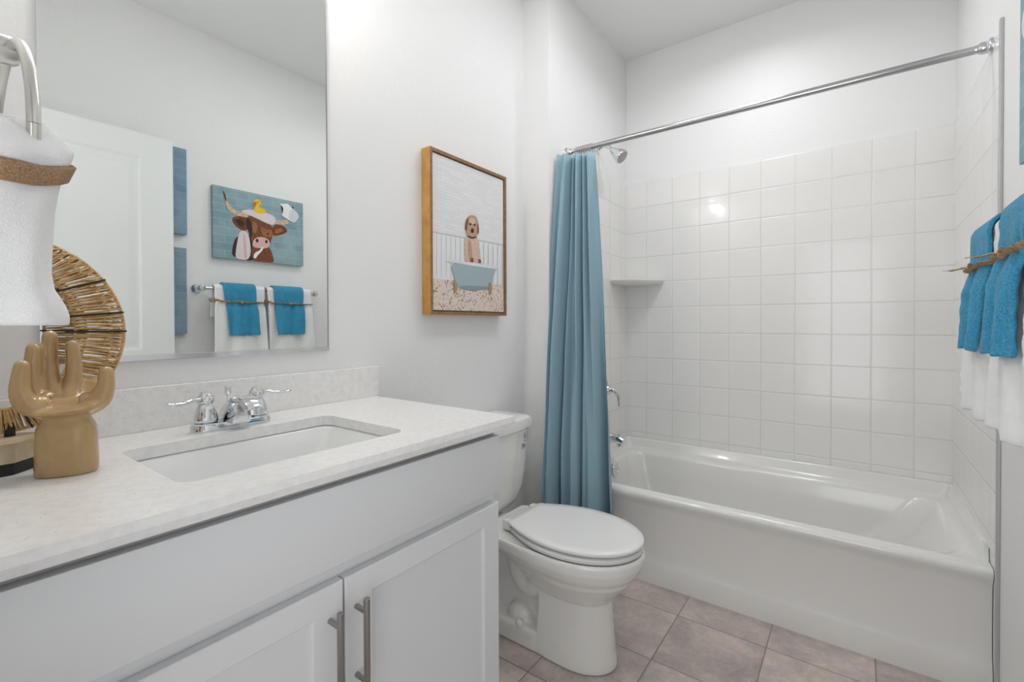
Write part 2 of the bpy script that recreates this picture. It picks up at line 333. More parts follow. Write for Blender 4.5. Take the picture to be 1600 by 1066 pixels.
# corner shelf
mb = MB(); n = 16; zz = 1.436
o3 = Vector((XL+TH, YB-TH, 0)); A = .236; B = .25
top = [(o3.x, o3.y-B)]+[(o3.x+A*math.sin(PI/2*k/n)**1.25, o3.y-B*math.cos(PI/2*k/n)**1.25) for k in range(1, n)]+[(o3.x+A, o3.y)]
def shl(s, z): return [(o3.x, o3.y, z)]+[(o3.x+(x-o3.x)*s, o3.y+(y-o3.y)*s, z) for x, y in top]
mb.loft([shl(.80, zz-.03), shl(.93, zz-.022), shl(1, zz-.008), shl(1, zz-.002), shl(.985, zz)], True, True, True)
tag(mb.build('corner_shelf', 'cer', auto=50), 'white ceramic corner shelf between the left and back tiled walls', 'shelf')

# ------------------------------------------------------------ shower rod, rings, curtain
RL = Vector((XL, 2.045, 2.03)); RR = Vector((XR, 2.108, 2.056))
rd = thing('shower_rod', 'straight metal shower curtain rod spanning above the bathtub', 'curtain rod', RL)
dirr = (RR-RL).normalized()
MB().tube([RL+dirr*.004, RR-dirr*.004], .0128, 24).build('rod_tube', 'rod', rd)
for p, s in ((RL, 1), (RR, -1)):
    MB().lathe([(.0, 0), (.026, 0), (.027, .006), (.024, .012), (.019, .014), (.0185, .03), (.017, .034), (.0135, .04), (.013, .05)], p, dirr*s, 28).build('end_flange', 'chrome', rd)
NT = 420; NZ = 44
cu = thing('shower_curtain', 'teal blue fabric shower curtain gathered at the left end of the rod', 'shower curtain', (-1.05, 1.97, .3))
def cpos(t, k):  # t across 0..1, k 0 top .. 1 bottom
    tp = Vector((interp(t, [0, 1], [-1.158, -1.0]), interp(t, [0, .3, 1], [1.955, 1.99, 2.015]), 0))
    bt = Vector((interp(t, [0, .12, 1], [-1.160, -1.142, -.893]), interp(t, [0, .12, .5, 1], [1.822, 1.85, 1.925, 1.965]), 0))
    kk = k**.85
    c = tp.lerp(bt, kk)
    dep = .046+.055*kk; off = 0.0; sx_ = 0.0
    for ta, tb, wa, wb, da, db in VAL:
        q = min(kk*1.15, 1); t0 = ta+(tb-ta)*q; wv_ = (wa+(wb-wa)*q)*1.55; dd = da+(db-da)*q
        u_v = (t-t0)/wv_
        off += dd*math.exp(-u_v*u_v); sx_ += dd*.22*u_v*math.exp(-u_v*u_v)
    off += .16*math.sin(2*PI*3.1*t+2.2*k+.5)+.07*math.sin(2*PI*7.3*t-3*k)
    c.y += dep*(off-.5); c.x -= .012*sx_
    c.y += .003*math.sin(19*k+7*t)*kk
    c.y = min(c.y, 2.042)
    c.x = max(c.x, XL+.004)
    c.z = 1.992-.003*off*(1-k)-.002+(.285-1.998)*k
    return c
VAL = [(.30, .20, .035, .020, .9, 1.0), (.45, .36, .030, .070, .9, .45), (.62, .555, .025, .016, .9, 1.0), (.76, .73, .03, .05, .7, .25), (.97, .915, .06, .07, .5, 1.0), (.10, .04, .03, .03, .3, .2)]
mb = MB(); loops = [[cpos(i/NT, j/NZ) for i in range(NT+1)] for j in range(NZ+1)]
mb.loft(loops, False); cl = mb.build('cloth', 'cur', cu, auto=180, solid=.0016)
mb = MB(); mb.loft([[cpos(i/NT, k)+Vector((0, -.0015, 0)) for i in range(NT+1)] for k in (0.0, .008, .016)], False)
for i in range(9):
    t = (i+.5)/9; c = RL.lerp(RR, .038+.058*t); c = c+Vector((0, 0, 0))
    mb = MB(); pts = []
    for k in range(21):
        a = 2*PI*k/20; pts.append(c+Vector((.004*math.sin(a), .016*math.sin(a)+.004, -.010+.027*math.cos(a))))
    mb.tube(pts, .0021, 8, caps=False)
    for q in (-.5, 0, .5): mb.sphere(c+Vector((.002*q, .016*math.sin(q)+.002, .0145-.004*abs(q))), .0028, seg=8)
    tag(mb.build('curtain_ring', 'nickel'), ['metal curtain ring nearest the left wall on the rod', 'second metal curtain ring from the left wall', 'third metal curtain ring from the left wall', 'fourth metal curtain ring from the left wall', 'middle one of the nine metal curtain rings', 'fourth metal curtain ring from the bare rod side', 'third metal curtain ring from the bare rod side', 'second metal curtain ring from the bare rod side', 'metal curtain ring farthest from the left wall, beside the bare rod'][i], 'curtain ring', 'metal rings holding the shower curtain')

# ------------------------------------------------------------ vanity
CT = .9335; VY0, VY1 = Y0+.001, .955
va_ = thing('vanity_cabinet', 'white shaker vanity cabinet with false drawer front under the quartz counter', 'cabinet', (-1.04, .45, 0))
MB().box((XW+.002, VY0+.01, 0.09), (-.768, VY1, .77)).box((-.80, VY0+.01, .77), (-.768, VY1, .902)).box((XW+.002, VY1-.02, .77), (-.80, VY1, .902)).box((XW+.002, VY0+.01, .77), (-.80, VY0+.03, .902)).box((XW+.002, VY0+.01, 0), (-.84, VY1, .09)).build('body', 'cab', va_, smooth=False, bevel=.001)
MB().box((-.767, VY0+.012, .742), (-.747, VY1, .886), .002).build('drawer_front', 'cab', va_, auto=30)
def shaker(y0, y1, z0, z1, hy):
    xa, xb = -.767, -.747; sw, rw = .058, .046
    mb = MB()
    def rect(y0, y1, z0, z1, x): return [(x, y0, z0), (x, y1, z0), (x, y1, z1), (x, y0, z1)]
    e = .0022
    mb.loft([rect(y0, y1, z0, z1, xa), rect(y0, y1, z0, z1, xb-e), rect(y0+e, y1-e, z0+e, z1-e, xb),
             rect(y0+sw, y1-sw, z0+rw, z1-rw, xb), rect(y0+sw+.0015, y1-sw-.0015, z0+rw+.0015, z1-rw-.0015, xb-.0015),
             rect(y0+sw+.004, y1-sw-.004, z0+rw+.004, z1-rw-.004, xb-.008), rect(y0+sw+.006, y1-sw-.006, z0+rw+.006, z1-rw-.006, xb-.0085)], True, True, True)
    d = mb.build('door', 'cab', va_, auto=25)
    h = MB(); xh = xb+.032
    h.lathe([(0, 0), (.0052, 0), (.006, .001), (.006, .179), (.0052, .18), (0, .18)], (xh, hy, .497), (0, 0, 1), 16)
    for z in (.523, .651): h.tube([(xb-.001, hy, z), (xh, hy, z)], .0048, 14)
    h = h.build('handle', 'nickel', d, auto=30); h['label'] = 'brushed nickel bar handle'
shaker(.497, .951, .13, .7125, .5195)
shaker(.044, .493, .13, .7125, .4655)
# countertop with sink cut-out
ct = thing('countertop', 'white speckled quartz countertop with sink cut-out on the vanity', 'countertop', (-1.02, .47, .9))
X0c, X1c, Y0c, Y1c = XW+.001, -.719, Y0+.001, .987
SX0, SX1, SY0, SY1 = -1.135, -.822, .266, .706
mb = MB(); bm = mb.bm
inner = rrect(SX0, SX1, SY0, SY1, .028, CT, 5); outr = [(X0c, Y0c), (X1c, Y0c), (X1c, Y1c), (X0c, Y1c)]
vi = [bm.verts.new(p) for p in inner]; vo = [bm.verts.new((x, y, CT)) for x, y in outr]
ed = [bm.edges.new((vi[i], vi[(i+1) % len(vi)])) for i in range(len(vi))]+[bm.edges.new((vo[i], vo[(i+1) % 4])) for i in range(4)]
bmesh.ops.triangle_fill(bm, use_beauty=True, use_dissolve=False, edges=ed)
for f in [f for f in bm.faces if SX0+.02 < f.calc_center_median().x < SX1-.02 and SY0+.02 < f.calc_center_median().y < SY1-.02 and all(v in vi for v in f.verts)]: bm.faces.remove(f)
def oc(dx, z): return [(X0c, Y0c, z), (X1c-dx, Y0c, z), (X1c-dx, Y1c-dx, z), (X0c, Y1c-dx, z)]
mb.loft([oc(0, CT), oc(0, CT-.0145), oc(.011, CT-.030), oc(.03, CT-.030)])
mb.loft([inner, [(x, y, CT-.024) for x, y, z in inner], [(x, y, CT-.024) for x, y, z in rrect(SX0-.02, SX1+.02, SY0-.02, SY1+.02, .04, 0, 5)]])
mb.build('slab', 'quartz', ct, smooth=False)
tag(MB().box((XW+.001, Y0c, CT), (XW+.019, Y1c+.012, CT+.1), .0015).build('backsplash', 'quartz', smooth=False), 'low speckled quartz backsplash strip under the mirror', 'backsplash')
# basin sink
sk = thing('undermount_sink', 'white rectangular undermount sink below the countertop opening', 'sink', ((SX0+SX1)/2, (SY0+SY1)/2, .8))
z0 = CT-.0245
L = [rrect(SX0-.018, SX1+.018, SY0-.018, SY1+.018, .036, z0, 6), rrect(SX0-.004, SX1+.004, SY0-.004, SY1+.004, .03, z0, 6), rrect(SX0+.002, SX1-.002, SY0+.002, SY1-.002, .03, z0-.006, 6),
     rrect(SX0+.012, SX1-.01, SY0+.02, SY1-.03, .035, z0-.05, 6), rrect(SX0+.03, SX1-.025, SY0+.045, SY1-.075, .04, z0-.095, 6), rrect(SX0+.05, SX1-.045, SY0+.075, SY1-.105, .045, z0-.112, 6), rrect(SX0+.1, SX1-.1, SY0+.15, SY1-.17, .04, z0-.118, 6)]
mb = MB(); mb.loft(L, True, False, True); mb.build('bowl', 'sink', sk, auto=70)
MB().lathe([(0, 0), (.022, 0), (.021, .002), (0, .003)], ((SX0+SX1)/2, .48, z0-.118), seg=20).build('drain', 'chrome', sk)
# faucet
fx, fy = -1.192, .492
fa = thing('bathroom_faucet', 'chrome two-handle faucet behind the sink', 'faucet', (fx, fy, CT))
mb = MB()
def stad(hx, hy, z, n=10): return rrect(fx-hx, fx+hx, fy-hy, fy+hy, min(hx, hy)*.98, z, n)
mb.loft([stad(.029, .086, CT), stad(.029, .086, CT+.012), stad(.026, .083, CT+.018), stad(.02, .076, CT+.020)], True, True, True)
mb.build('deck_plate', 'chrome', fa, auto=35)
def hl(dy): return fy+dy
for s in (-1, 1):
    cy = fy+s*.056
    hd = MB(); hd.lathe([(.026, 0), (.027, .006), (.0275, .014), (.022, .0145), (.024, .016), (.0245, .022), (.022, .036), (.018, .048), (.0145, .055), (.013, .057), (.017, .059), (.018, .064), (.017, .072), (.012, .078), (.011, .080), (.010, .083), (0, .084)], (fx, cy, CT+.006), seg=32)
    h = hd.build('handle', 'chrome', fa, auto=35)
    lv = MB(); dx = .014
    P = smooth_path([(fx, cy, CT+.073), (fx+dx*.3, cy+s*.025, CT+.075), (fx+dx*.6, cy+s*.045, CT+.071), (fx+dx, cy+s*.066, CT+.070), (fx+dx*1.1, cy+s*.078, CT+.073)], 5)
    R_ = [interp(i/(len(P)-1), [0, .2, .55, .85, 1], [.011, .0085, .0075, .0095, .005]) for i in range(len(P))]
    lv.tube(P, R_, 14, flat=.55); lv.build('lever', 'chrome', h, auto=50)
prof = smooth_path([(-.022, .014), (-.016, .032), (.006, .054), (.036, .074), (.070, .079), (.100, .070), (.114, .056), (.110, .050), (.092, .050), (.074, .047), (.056, .036), (.046, .014)][0:0] or [(-.022, .014, 0), (-.016, .032, 0), (.006, .054, 0), (.036, .074, 0), (.070, .079, 0), (.100, .070, 0), (.114, .057, 0), (.108, .051, 0), (.090, .050, 0), (.074, .045, 0), (.058, .032, 0), (.048, .014, 0)], 4)
mb = MB(); cxp, czp = .045, .045; loops = []
for v, k in ((-1, .86), (-.97, .93), (-.85, .985), (-.6, 1), (.6, 1), (.85, .985), (.97, .93), (1, .86)):
    row = []
    for p in prof:
        x, z = cxp+(p.x-cxp)*k, czp+(p.y-czp)*k
        hw = interp(x, [-.02, .02, .06, .115], [.027, .023, .019, .0175])
        row.append((fx+x, fy+v*hw, CT+max(z, .013)))
    loops.append(row)
mb.loft(loops, True, True, True); mb.build('spout', 'chrome', fa, auto=35)
MB().lathe([(.0115, 0), (.0115, .01), (.0095, .0105), (.0095, .013), (0, .013)], (fx+.102, fy, CT+.053), (.1, 0, -1), 20).build('aerator', 'chrome', fa)
MB().lathe([(.003, 0), (.003, .058), (.0065, .06), (.0075, .066), (.0065, .072), (.008, .074), (.0078, .077), (0, .078)], (fx-.022, fy, CT+.016), seg=16).build('lift_rod', 'chrome', fa)

# mirror
mi = thing('wall_mirror', 'large frameless mirror with thin metal bottom channel above the vanity', 'mirror', (XW, .5, 1.1))
MB().box((XW+.0005, .187, 1.104), (-1.314, .818, 2.24)).build('glass', 'mir', mi, smooth=False)
MB().box((XW, .184, 1.094), (-1.3105, .821, 1.107), .0008).build('channel', 'chrome', mi, smooth=False)
MB().box((XW, .818, 1.107), (-1.313, .8205, 2.24)).build('edge', 'nickel', mi, smooth=False)

# vanity light above the mirror (just out of the frame)
vl = thing('vanity_light', 'bar vanity light with three glass shades above the mirror', 'light', (XW, .5, 2.5))
MB().box((XW, .28, 2.46), (XW+.03, .72, 2.54), .004).build('backplate', 'nickel', vl, smooth=False)
for yy in (.33, .5, .67):
    a = MB().tube([(XW+.03, yy, 2.5), (XW+.155, yy, 2.5), (XW+.16, yy, 2.48)], .007).build('arm', 'nickel', vl)
    MB().lathe([(.02, 0), (.03, -.01), (.045, -.07), (.052, -.10), (.049, -.10), (.042, -.07), (.02, -.012)], (XW+.16, yy, 2.49), seg=24).build('glass_shade', 'glow', vl)
    l = bpy.data.lights.new('vanity_bulb', 'POINT'); l.energy = 1.6; l.shadow_soft_size = .045; l.color = (1, .985, .965)
    lo = bpy.data.objects.new('vanity_bulb', l); COL.objects.link(lo); lo.location = (XW+.16, yy, 2.36)

# ------------------------------------------------------------ toilet
TY = 1.465
to = thing('toilet', 'white two-piece toilet with elongated closed lid between vanity and tub', 'toilet', (-.9, TY, 0))
def egg(xb, xc, xf, wb, w, z, n=44, r=.02, off=0):
    pts = []
    for k in range(n+1):          # front half ellipse from +y to -y
        a = PI/2-PI*k/n; pts.append((xc+(xf-xc-off)*math.cos(a)**.96 if math.cos(a) > 1e-6 else xc, TY+(w-off)*math.sin(a), z))
    side = []
    m = 14
    for k in range(1, m+1):
        t = k/m; x = xc+(xb+off+r-xc)*t; side.append((x, (w-off)-(w-wb)*t**2))
    wl = side[-1][1]
    cor = [(xb+off+r-r*math.sin(a), wl-r+r*math.cos(a)) for a in [PI/2*q/4 for q in range(1, 5)]]
    lst = side+cor
    pts += [(x, TY-y, z) for x, y in lst]+[(x, TY+y, z) for x, y in reversed(lst)]
    return pts
# lid and seat
mb = MB(); LZ = .438
mb.loft([egg(-1.03, -.80, -.560, .115, .177, LZ, off=.012), egg(-1.03, -.80, -.560, .115, .177, LZ+.001, off=.002), egg(-1.03, -.80, -.560, .115, .177, LZ+.004), egg(-1.03, -.80, -.560, .115, .177, LZ+.010), egg(-1.03, -.80, -.560, .115, .177, LZ+.014, off=.004), egg(-1.03, -.80, -.56, .115, .177, LZ+.0155, off=.03)], True, True, True)
mb.build('lid', 'seat', to, auto=50)
mb = MB(); mb.loft([egg(-1.02, -.80, -.562, .115, .179, .413, off=.006), egg(-1.02, -.80, -.562, .115, .179, .417, off=.001), egg(-1.02, -.80, -.562, .115, .179, .426), egg(-1.02, -.80, -.562, .115, .179, .431, off=.006), egg(-1.02, -.80, -.562, .115, .179, .4315, off=.03)], True, True, True)
mb.build('seat', 'seat', to, auto=50)
for s in (-1, 1): MB().box((-1.055, TY+s*.085-.017, .412), (-1.017, TY+s*.085+.017, .448), .006, 3).build('hinge', 'seat', to)
# bowl: rim, bowl, pedestal column
mb = MB()
R = [  # z, xb, xc, xf, wb, w
    (.406, -1.12, -.80, -.575, .135, .165), (.412, -1.13, -.80, -.566, .142, .175), (.409, -1.135, -.80, -.560, .146, .180), (.400, -1.136, -.80, -.557, .147, .183), (.375, -1.13, -.80, -.560, .143, .182),
    (.350, -1.12, -.80, -.572, .13, .172), (.335, -1.10, -.80, -.582, .118, .163), (.331, -1.09, -.80, -.590, .11, .158), (.31, -1.05, -.80, -.60, .10, .15), (.285, -1.0, -.79, -.622, .095, .132), (.255, -.97, -.79, -.648, .09, .112), (.235, -.95, -.79, -.662, .088, .1)]
mb.loft([egg(xb, xc, xf, wb, w, z, r=.03) for z, xb, xc, xf, wb, w in R], True, True, True)
C = [(.29, -.905, -.80, -.672, .088, .094), (.24, -.908, -.80, -.668, .088, .092), (.15, -.912, -.80, -.664, .088, .092), (.06, -.918, -.80, -.656, .091, .097), (.015, -.922, -.80, -.650, .094, .101), (0.001, -.922, -.80, -.652, .093, .100)]
mb.loft([egg(xb, xc, xf, wb, w, z, r=.006) for z, xb, xc, xf, wb, w in C], True, True, True)
# skirt foot, rear post and trapway relief
mb.loft([rrect(-1.22, -.90, TY-h, TY+h, .03, z, 5) for h, z in ((.096, .001), (.096, .058), (.093, .070), (.085, .076))], True, True, True)
mb.loft([rrect(-1.2, -.90, TY-h, TY+h, .02, z, 5) for h, z in ((.035, .06), (.035, .30), (.05, .40))], True, True, True)
for s in (-1, 1):
    P = smooth_path([(-.86, TY+s*.035, .30), (-.91, TY+s*.044, .245), (-.96, TY+s*.046, .21), (-1.01, TY+s*.044, .235), (-1.04, TY+s*.034, .29), (-1.09, TY+s*.034, .35), (-1.15, TY+s*.03, .37)], 6)
    mb.tube(P, [interp(i/(len(P)-1), [0, .3, .7, 1], [.050, .042, .036, .036]) for i in range(len(P))], 20)
    mb.sphere((-1.01, TY+s*.038, .078), .048, (1.2, 1.0, 1.15), 22)
o = mb.build('bowl', 'cer', to, auto=180); md = o.modifiers.new('r', 'REMESH'); md.mode = 'VOXEL'; md.voxel_size = .0042; md.use_smooth_shade = True; md = o.modifiers.new('s', 'SMOOTH'); md.factor = .5; md.iterations = 5
for s in (-1, 1): MB().lathe([(.016, 0), (.016, .012), (.012, .021), (.006, .025), (0, .026)], (-.985, TY+s*.084, .070), (0, s*.3, 1), 18).build('bolt_cap', 'cer', to)
# tank: bowed front
def tank(xf, hw, z, bow=.02, r=.03, xb=-1.315):
    out = [(xb, TY+hw, z), (xb, TY-hw, z)]
    n = 18
    fr = []
    for k in range(n+1):
        v = -1+2*k/n; y = v*hw; x = xf-bow*v*v
        e = 1-abs(v)
        if e*hw < r: d = r-e*hw; x -= r-math.sqrt(max(r*r-d*d, 0))
        fr.append((x, TY+y, z))
    return out+fr
mb = MB()
T = [(.409, -1.17, .135), (.415, -1.155, .15), (.44, -1.142, .168), (.49, -1.13, .184), (.56, -1.122, .194), (.65, -1.117, .200), (.735, -1.113, .204)]
mb.loft([tank(xf, hw, z, r=.035) for z, xf, hw in T], True, True, True)
mb.build('tank', 'cer', to, auto=50)
mb = MB(); mb.loft([tank(-1.108, .207, .734), tank(-1.103, .212, .738), tank(-1.101, .214, .765), tank(-1.104, .211, .777), tank(-1.112, .204, .782), tank(-1.15, .17, .784)], True, True, True)
mb.build('tank_lid', 'cer', to, auto=40)
def tx(y, z): # front x of the tank
    xf = interp(z, [t[0] for t in T], [t[1] for t in T]); hw = interp(z, [t[0] for t in T], [t[2] for t in T]); v = (y-TY)/hw
    x = xf-.02*v*v; e = 1-abs(v)
    if e*hw < .035: d = .035-e*hw; x -= .035-math.sqrt(max(.035**2-d*d, 0))
    return x+.0006
MT['ink'] = mat('grey_ink', (70, 72, 74), .6)
mb = MB()
def mark(y0, y1, z0, z1):
    n = 4
    mb.loft([[(tx(y0+(y1-y0)*k/n, z), y0+(y1-y0)*k/n, z) for k in range(n+1)] for z in (z0, z1)], False)
def mark_ring(yc, zc, ro, ri):
    n = 20
    mb.loft([[(tx(yc+r*math.cos(2*PI*k/n), zc+r*math.sin(2*PI*k/n)), yc+r*math.cos(2*PI*k/n), zc+r*math.sin(2*PI*k/n)) for k in range(n)] for r in (ro, ri)], True)
yq = 1.612
mark_ring(yq, .703, .013, .0115); mark(yq-.003, yq+.003, .696, .708); mark(yq-.006, yq-.004, .69, .694); mark(yq-.001, yq+.001, .69, .694); mark(yq+.004, yq+.006, .69, .694)
mark(yq-.008, yq+.008, .679, .682)
for (a, b_, zz) in ((-.024, -.006, .668), (-.024, .006, .662), (-.022, .002, .656), (-.024, -.012, .650)):
    y = yq+a
    while y < yq+b_:
        w_ = random.uniform(.0014, .003); mark(y, y+w_, zz, zz+.0036); y += w_+.0009
mark(yq+.002, yq+.006, .650, .655)
mb.build('printed_marks', 'ink', to, smooth=False)
MB().tube([(-1.118, TY-.15, .69), (-1.09, TY-.15, .69), (-1.083, TY-.13, .688), (-1.083, TY-.09, .682)], .006, 10).build('flush_lever', 'chrome', to)

# ------------------------------------------------------------ things on the counter
RC = Vector((-1.17, .118, 1.164))
ra = thing('rattan_ring_sculpture', 'woven rattan ring sculpture with black ties on a block stand', 'sculpture', (-1.165, .09, CT))
ROy, ROz, RIy, RIz = .167, .170, .096, .132
def rp_(a, s, dx=0):  # a angle, s 0 inner..1 outer
    return Vector((RC.x+dx, RC.y+math.cos(a)*(RIy+(ROy-RIy)*s), RC.z+math.sin(a)*(RIz+(ROz-RIz)*s)))
mb = MB(); NS = 150
for k in range(NS):
    a = 2*PI*k/NS+random.uniform(-.008, .008)
    for dx, sk_ in ((.007, .03), (-.007, -.04)):
        w2 = random.uniform(.0014, .0024); s1 = random.uniform(.97, 1.02)
        P = [rp_(a, -.02, dx), rp_(a+sk_*random.uniform(.1, .5), .5, dx*1.3), rp_(a+sk_*random.uniform(.1, .8), s1, dx*.3)]
        mb.tube(P, w2, 5, flat=1)
    if k % 2 and (a < 1.6 or a > 5.9): # crossing weavers near the outer edge
        mb.tube([rp_(a-.05, .55, .011), rp_(a+.04, 1.0, .004)], .0012, 4)
        mb.tube([rp_(a+.06, .6, .011), rp_(a-.03, .98, .004)], .0011, 4)
mb.tube([rp_(2*PI*k/96, 1.0) for k in range(97)], .003, 6, caps=False); mb.tube([rp_(2*PI*k/96, 0) for k in range(97)], .003, 6, caps=False)
mb.build('woven_ring', 'rat', ra, auto=60)
for a in (.62, .22, .0, -.9, -1.35, 2.2, 2.8, 3.6, 4.1):
    MB().tube([rp_(a, -.2, .008), rp_(a, .5, .012), rp_(a, 1.03, .006), rp_(a, 1.03, -.006), rp_(a, .5, -.012), rp_(a, -.2, -.008), rp_(a, -.2, .008)], .0016, 6).build('black_tie', 'black', ra)
MB().tube([(-1.17, .128, CT+.05), (-1.17, .128, CT+.075)], .007, 14).build('post', 'black', ra)
def octa(x0, x1, y0, y1, c, z): return [(x0+c, y0, z), (x1-c, y0, z), (x1, y0+c, z), (x1, y1-c, z), (x1-c, y1, z), (x0+c, y1, z), (x0, y1-c, z), (x0, y0+c, z)]
mb = MB(); mb.loft([octa(-1.215, -1.095, .0, .16, .035, z) for z in (CT+.0195, CT+.052)], True, True, True); mb.build('base_block', 'stone', ra, smooth=False, bevel=.001)
mb = MB(); mb.loft([octa(-1.213, -1.097, .002, .158, .034, z) for z in (CT, CT+.02)], True, True, True); mb.build('base_foot', 'black', ra, smooth=False)

# cupped hand sculpture
HX, HY = -1.04, .178
hs = thing('hand_sculpture', 'polished tan stone hand sculpture with raised fingers standing on the counter', 'sculpture', (HX, HY, CT))
ex = Vector((.50, .87, 0)).normalized()      # picture-right direction on the counter
ey = Vector((-.87, .50, 0)).normalized()     # away from the viewer
def hp(r, d, z): return Vector((HX, HY, CT+z))+ex*r+ey*d
mb = MB()
def ell(c, a, b_, z, n=28, p=1.0):
    out = []
    for k in range(n):
        d = c[1]+b_*math.copysign(abs(math.sin(2*PI*k/n))**p, math.sin(2*PI*k/n))
        out.append(hp(c[0]+a*math.copysign(abs(math.cos(2*PI*k/n))**p, math.cos(2*PI*k/n)), d, z+d*interp(z, [.09, .13], [0, .55])))
    return out
mb.loft([ell((0, 0), a, b_, z, p=.8) for a, b_, z in ((.0385, .027, 0), (.040, .028, .003), (.0395, .028, .03), (.0385, .028, .06), (.037, .027, .077), (.034, .025, .084), (.030, .0235, .089), (.031, .025, .095), (.043, .034, .105), (.053, .041, .114), (.0565, .044, .122), (.055, .043, .129), (.046, .035, .130), (.03, .022, .122))], True, True, True)
# fingers: (root, tip, radii)
def finger(P, R_): mb.tube(smooth_path(P, 5), [interp(i/(5*(len(P)-1)), np.linspace(0, 1, len(R_)), R_) for i in range(5*(len(P)-1)+1)], 16); e=Vector(P[-1]); mb.sphere(e, R_[-1], seg=14)
finger([hp(-.022, -.014, .112), hp(-.038, -.024, .120), hp(-.0455, -.027, .143), hp(-.043, -.026, .179)], [.019, .0165, .0130, .0105])
finger([hp(-.026, .006, .115), hp(-.043, .010, .130), hp(-.047, .014, .165), hp(-.045, .014, .2035)], [.018, .0145, .0122, .0108])
finger([hp(-.018, .016, .118), hp(-.028, .024, .145), hp(-.0315, .028, .185), hp(-.030, .026, .2245)], [.017, .0128, .0112, .0104])
finger([hp(-.002, .016, .118), hp(-.002, .026, .142), hp(-.001, .030, .170), hp(-.002, .028, .209)], [.017, .0128, .0112, .0095])
finger([hp(.026, 0, .112), hp(.042, -.002, .120), hp(.0515, -.003, .140), hp(.0525, -.003, .164)], [.021, .018, .0125, .0108])
o = mb.build('carving', 'hand', hs, auto=180)
md = o.modifiers.new('r', 'REMESH'); md.mode = 'VOXEL'; md.voxel_size = .0021; md.use_smooth_shade = True
md = o.modifiers.new('s', 'SMOOTH'); md.factor = .6; md.iterations = 9

# ------------------------------------------------------------ pictures
def homog(q):   # image quad TL TR BR BL -> unit square
    A = []; B = []
    for (x, y), (X, Y) in zip(q, ((0, 1), (1, 1), (1, 0), (0, 0))):
        A += [[x, y, 1, 0, 0, 0, -X*x, -X*y], [0, 0, 0, x, y, 1, -Y*x, -Y*y]]; B += [X, Y]
    h = np.linalg.solve(np.array(A, float), np.array(B, float))
    return lambda x, y: ((h[0]*x+h[1]*y+h[2])/(h[6]*x+h[7]*y+1), (h[3]*x+h[4]*y+h[5])/(h[6]*x+h[7]*y+1))
def circ(cx, cy, rx, ry=None, n=14): return [(cx+rx*math.cos(2*PI*k/n), cy+(ry or rx)*math.sin(2*PI*k/n)) for k in range(n)]
def rnd(pts, it=2):
    for _ in range(it):
        q = []
        for i, p in enumerate(pts):
            p2 = pts[(i+1) % len(pts)]; q += [(p[0]*.75+p2[0]*.25, p[1]*.75+p2[1]*.25), (p[0]*.25+p2[0]*.75, p[1]*.25+p2[1]*.75)]
        pts = q
    return pts
def paint(shapes, hom, x, sgn, y0, y1, z0, z1, name, parent):
    mats = []; mb = MB()
    for i, (pts, m, *rest) in enumerate(shapes):
        if m not in mats: mats.append(m)
        if not rest: pts = rnd(pts)
        P = []
        for a, b_ in pts:
            s, t = hom(a, b_); s = min(max(s, 0), 1); t = min(max(t, 0), 1)
            P.append((x+sgn*(.00012*(i+1)), y0+(y1-y0)*s, z0+(z1-z0)*t))
        f = mb.bm.faces.new([mb.bm.verts.new(p) for p in P]); f.material_index = mats.index(m)
        bmesh.ops.triangulate(mb.bm, faces=[f])
    bm = mb.bm
    me = bpy.data.meshes.new(name)
    org = parent.location
    bmesh.ops.translate(bm, vec=-org, verts=bm.verts); bm.to_mesh(me); bm.free()
    for m in mats: me.materials.append(MT[m])
    o = bpy.data.objects.new(name, me); COL.objects.link(o); o.parent = parent
    return o
def P_(n, c, **k): MT[n] = mat(n, c, .75, **k); return n
# dog print
P_('p_sky', (240, 240, 240)); P_('p_wains', (238, 239, 240)); P_('p_line', (196, 196, 198)); P_('p_tub', (166, 186, 192)); P_('p_tubr', (228, 234, 236)); P_('p_tubd', (140, 158, 164))
P_('p_dog', (216, 184, 160), var=.9, vscale=160, rgb2=(168, 124, 98)); P_('p_dogd', (156, 108, 84), var=.8, vscale=200); P_('p_dk', (60, 42, 36)); P_('p_gold', (176, 150, 110)); P_('p_dogl', (230, 206, 188), var=.8, vscale=200, rgb2=(206, 172, 148))
m = MT['p_brickw'] = mat('print_white_brick', (224, 225, 226), .75); nt, b = nodes(m)
tc = nt.nodes.new('ShaderNodeTexCoord'); mp = nt.nodes.new('ShaderNodeMapping'); mp.inputs['Rotation'].default_value = (0, PI/2, PI/2)
sx = nt.nodes.new('ShaderNodeSeparateXYZ'); cb = nt.nodes.new('ShaderNodeCombineXYZ'); nt.links.new(tc.outputs['Object'], sx.inputs[0]); nt.links.new(sx.outputs[1], cb.inputs[0]); nt.links.new(sx.outputs[2], cb.inputs[1])
br = nt.nodes.new('ShaderNodeTexBrick'); br.inputs['Scale'].default_value = 1; br.inputs['Brick Width'].default_value = .05; br.inputs['Row Height'].default_value = .0125; br.inputs['Mortar Size'].default_value = .001; br.inputs['Mortar Smooth'].default_value = .6
br.inputs['Color1'].default_value = lin((240, 240, 240)); br.inputs['Color2'].default_value = lin((233, 233, 234)); br.inputs['Mortar'].default_value = lin((222, 222, 222))
nt.links.new(cb.outputs[0], br.inputs['Vector']); nt.links.new(br.outputs['Color'], b.inputs['Base Color'])
m = MT['p_terr'] = mat('print_terrazzo', (222, 204, 190), .75); nt, b = nodes(m)
tc = nt.nodes.new('ShaderNodeTexCoord'); vo = nt.nodes.new('ShaderNodeTexVoronoi'); vo.inputs['Scale'].default_value = 190; nt.links.new(tc.outputs['Object'], vo.inputs['Vector'])
